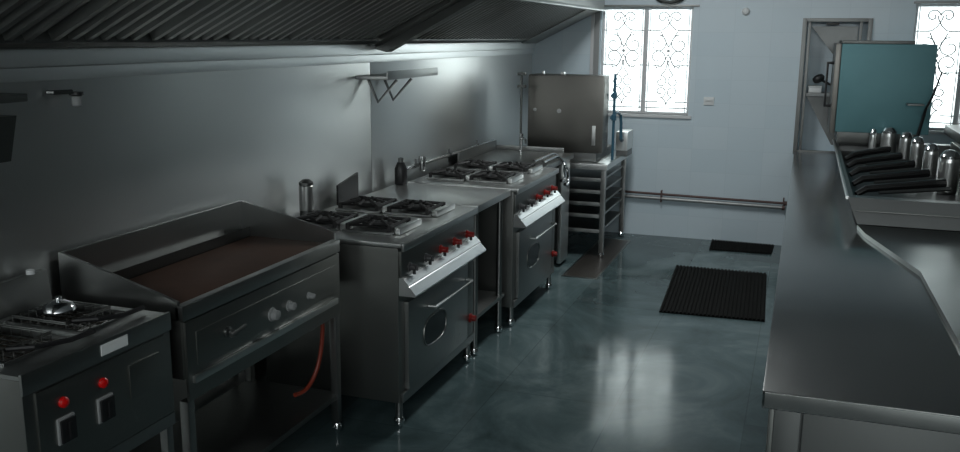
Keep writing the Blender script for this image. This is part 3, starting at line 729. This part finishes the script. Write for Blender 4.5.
mat([(-.805, 5.91), (-.13, 5.945), (-.17, 7.21), (-.865, 7.21)], 'large black ribbed rubber mat on the green floor', 26)
mat([(-.675, 7.90), (-.16, 7.925), (-.15, 8.27), (-.69, 8.29)], 'small black rubber mat against the tiled back wall', 22)

# ------------------------------------------------------------------ counter on the right
CZ = .85
ct = thing('service_counter', (.9, 5.4, 0), 'long stainless steel counter running down the right side', 'counter')
part('worktop', MB().box(-.047, XR-.02, 2.49, YB-.03, CZ-.052, CZ, .006), 'steel_counter', ct)
part('front_edge', MB().box(-.04, XR-.02, 2.4835, 2.4895, CZ-.046, CZ-.003, .002), 'steel', ct)
part('side_cladding', MB().box(-.027, -.012, 2.51, YB-.04, .10, CZ-.0525, .003), 'steel_side', ct)
for x0, x1 in ((-.012, .058), (.064, .62), (.63, 1.2), (1.21, 1.8)):
    part('end_panel', MB().box(x0, x1, 2.512, 2.528, .10, CZ-.0525, .003), 'steel_old', ct)
part('plinth', MB().box(.03, XR-.03, 2.57, YB-.05, .0005, .099), 'steel_dark', ct)
part('core', MB().box(-.011, XR-.03, 2.529, YB-.05, .10, CZ-.053), 'steel_old', ct)
db = tag(part('drainboard', MB().prism([(.304, 4.93), (.330, 4.72), (.502, 4.00), (.525, 2.52), (XR-.04, 2.52), (XR-.04, 4.93)], 'z', CZ+.0005, CZ+.022), 'steel_board'), 'lighter raised steel board with a slanting corner, set on the counter', 'drainboard')

# sloping-bar cooking unit
UX0, UX1, UY0, UY1, UZ = .25, 1.35, 4.95, 7.9, 1.0
un = thing('bar_grill_unit', (.8, 6.4, CZ), 'low steel unit on the counter with a sunken bed of sloping bars', 'cooking unit')
m = MB(); bm = m.bm
top = [(UX0, UY0+.05), (UX1, UY0+.05), (UX1, UY1), (UX0, UY1)]; bot = [(UX0+.055, UY0), (UX1, UY0), (UX1, UY1), (UX0+.055, UY1)]
inn = [(UX0+.03, UY0+.13), (UX1-.03, UY0+.13), (UX1-.03, UY1-.1), (UX0+.03, UY1-.1)]
R0 = [bm.verts.new((*p, CZ+.0225)) for p in bot]; R1 = [bm.verts.new((*p, UZ)) for p in top]; R2 = [bm.verts.new((*p, UZ)) for p in inn]; R3 = [bm.verts.new((*p, UZ-.08)) for p in inn]
for a, b in ((R0, R1), (R1, R2), (R2, R3)):
    for i in range(4): bm.faces.new((a[i], a[(i+1) % 4], b[(i+1) % 4], b[i]))
bm.faces.new(R3); bm.faces.new(R0[::-1])
part('housing', m, 'steel_old', un, smooth=False)
part('bed_plate', MB().box(UX0+.032, UX1-.032, UY0+.132, UY1-.102, UZ-.0795, UZ-.076), 'black', un)
part('rear_duct', MB().box(.99, 1.30, 5.25, 7.1, UZ-.07, UZ+.10, .01).box(1.02, 1.30, 5.25, 7.7, UZ+.101, UZ+.17, .01), 'steel_dark', un)
part('side_trim', MB().tube([(UX0, UY0+.05, UZ-.002), (UX0, UY1, UZ-.002)], .009, 8), 'steel_pale', un)
part('seam', MB().box(UX0+.04, UX1, UY0+.005, UY0+.012, .935, .943, .002), 'steel_dark', un)
part('rear_plate', MB().box(UX0+.02, .62, 7.55, 7.95, UZ+.001, UZ+.03, .006), 'steel_old', un)
for i, y in enumerate((7.0, 6.6, 6.2, 5.8, 5.42)):
    x1 = .60+.04*i
    b = part('bar', MB().tube([(.31, y-.08, UZ-.035), (.36, y-.06, UZ-.005), (x1, y+.06, UZ+.035)], [.016, .021, .024], 10), 'barsteel', un)
    part('bar_sleeve', MB().tube([(.42, y-.13, UZ-.012), (x1+.02, y-.01, UZ+.012)], [.009, .012], 8), 'steel_old', b)
# canisters behind the bars
def canister(x, y, r, h, label, first=[None]):
    if first[0] is None:
        c = thing('lidded_pot', (0, 0, 0), label, 'pot', 'shiny lidded pots in a row behind the bars')
        part('pot_body', MB().lathe((0, 0, 0), [(.9, 0), (1, .06), (1, .72), (.94, .80)], 'z', 24), 'steel_pale', c)
        part('lid', MB().lathe((0, 0, .80), [(.97, 0), (.97, .06), (.7, .15), (.3, .19), (.001, .2)], 'z', 24), 'chrome', c)
        first[0] = c
    else:
        c = copy_tree(first[0])
    c.location = (x, y, UZ-.0755); c.scale = (r*1.22, r*1.22, h*1.38); c['label'] = label
    return c
canister(.50, 7.27, .022, .17, 'slimmest lidded pot, farthest along the row below the teal cabinet')
canister(.605, 7.25, .045, .185, 'second farthest lidded pot, wide and shiny, below the teal cabinet')
canister(.70, 7.05, .034, .175, 'third farthest lidded pot, next to the wide shiny one')
canister(.74, 6.72, .034, .175, 'fourth lidded pot counted from the teal cabinet end')
canister(.775, 6.28, .035, .175, 'fifth lidded pot counted from the teal cabinet end')
canister(.82, 5.83, .045, .185, 'sixth lidded pot from the teal cabinet end, broad and bright-topped')
canister(.88, 5.37, .055, .19, 'nearest and largest lidded pot, cut by the right picture edge')

# teal film covered cabinet appliance
tb = thing('countertop_cabinet', (.52, 7.4, UZ), 'boxy appliance with a teal film-covered side on the counter', 'appliance')
TX0, TX1, TY0, TY1, TZ0, TZ1 = .205, .875, 7.35, 8.05, 1.115, 1.765
part('body', MB().box(TX0+.03, TX1, TY0, TY1, TZ0, TZ1-.002, .008), 'teal', tb, label='teal film-covered side')
part('door', MB().box(TX0-.01, TX0+.029, TY0-.004, TY1, TZ0-.01, TZ1+.0, .006), 'steel_tawny', tb, label='steel door in its frame')
part('top_plate', MB().box(TX0+.03, TX1-.15, TY0+.01, TY1, TZ1-.001, TZ1+.022, .004), 'steel_dark', tb)
part('handle', MB().tube([(TX0-.011, TY0+.10, 1.62), (TX0-.055, TY0+.10, 1.62), (TX0-.055, TY0+.10, 1.30), (TX0-.011, TY0+.10, 1.30)], .012, 10), 'black', tb)
part('base', MB().box(TX0+.05, TX1-.05, TY0+.04, TY1-.03, UZ+.031, TZ0-.0005, .004), 'steel_dark', tb)
ar = thing('tap_arm', (.88, 7.2, 1.2), 'thin black swivel arm sticking up in front of the right window', 'arm')
part('arm', MB().tube([(.80, 7.30, 1.12), (.83, 7.28, 1.30), (.865, 7.22, 1.42), (.90, 7.2, 1.58)], [.012, .010, .008, .005], 8), 'black', ar)
part('support', MB().tube([(.80, 7.30, .93), (.80, 7.30, 1.13)], .012, 8), 'black', ar)
part('tray', MB().box(.70, .81, 7.18, 7.30, 1.335, 1.347, .003), 'steel_old', ar)

# ------------------------------------------------------------------ daylight and added fill
w = bpy.data.worlds.new('World'); sc.world = w; w.use_nodes = True
bg = w.node_tree.nodes['Background']; bg.inputs[0].default_value = (.90, 1.0, .985, 1); bg.inputs[1].default_value = .95
def area(name, loc, rot, sx, sy, e, col, portal=False):
    l = bpy.data.lights.new(name, 'AREA'); l.shape = 'RECTANGLE'; l.size = sx; l.size_y = sy; l.energy = e; l.color = col
    o = bpy.data.objects.new(name, l); COL.objects.link(o); o.location = loc; o.rotation_euler = rot
    if portal: l.cycles.is_portal = True
    return o
DAY = (.93, .985, 1.0)
area('window_daylight', ((W1[0]+W1[1])/2, YB+.30, (W1[2]+W1[3])/2), (-PI/2, 0, 0), .9, 1.0, 11, DAY)
area('window_daylight', ((W2[0]+W2[1])/2, YB+.30, (W2[2]+W2[3])/2), (-PI/2, 0, 0), .75, 1.0, 10, DAY)
area('added_doorway_fill', ((DN[0]+DN[1])/2, YN-.12, 1.15), (PI/2, 0, 0), 1.6, 2.1, 4, DAY)  # added fill light through the unseen doorway
area('added_clerestory_fill', (0, YN-.12, (CL[2]+CL[3])/2), (PI/2, 0, 0), 4.0, .53, 75, DAY)  # added fill light sent down the room onto the back wall
# unseen ceiling tube fitting above the frame, added to brighten the back wall
tf = thing('added_tube_light', (-1.15, 6.1, ZC-.09), 'added cool white double tube light on the ceiling, out of view', 'added light')
part('housing', MB().box(-1.35, -.95, 5.4, 6.8, ZC-.06, ZC-.001, .005), 'white', tf)
for x in (-1.25, -1.05): part('tube', MB().tube([(x, 5.45, ZC-.085), (x, 6.75, ZC-.085)], .014, 10), 'white', tf)
area('added_tube_glow', (-1.15, 6.1, ZC-.115), (0, 0, 0), .35, 1.3, 38, (.95, .99, .99))

# ------------------------------------------------------------------ camera
yaw, pitch, roll, F = -0.337803265, -0.205960156, 0.00845082564, 911.9
cy, sy_, cp_, sp_, cr_, sr_ = math.cos(yaw), math.sin(yaw), math.cos(pitch), math.sin(pitch), math.cos(roll), math.sin(roll)
B = Matrix(((1, 0, 0), (0, 0, -1), (0, 1, 0)))
Ry = Matrix(((cy, 0, -sy_), (0, 1, 0), (sy_, 0, cy)))
Rp = Matrix(((1, 0, 0), (0, cp_, sp_), (0, -sp_, cp_)))
Rr = Matrix(((cr_, -sr_, 0), (sr_, cr_, 0), (0, 0, 1)))
R = Rr @ Rp @ Ry @ B
cam = bpy.data.cameras.new('camera'); co = bpy.data.objects.new('camera', cam); COL.objects.link(co)
rot = Matrix((R[0], -R[1], -R[2])).transposed()
co.matrix_world = Matrix.Translation((0, 0, 1.8)) @ rot.to_4x4()
cam.sensor_width = 36; cam.lens = F/960*36; cam.clip_start = .05
sc.camera = co
sc.view_settings.view_transform = 'Standard'; sc.view_settings.look = 'None'
sc.view_settings.exposure = 0; sc.view_settings.gamma = 1; sc.view_settings.use_curve_mapping = False
sc.cycles.use_denoising = True; sc.cycles.max_bounces = 8; sc.cycles.sample_clamp_indirect = 4
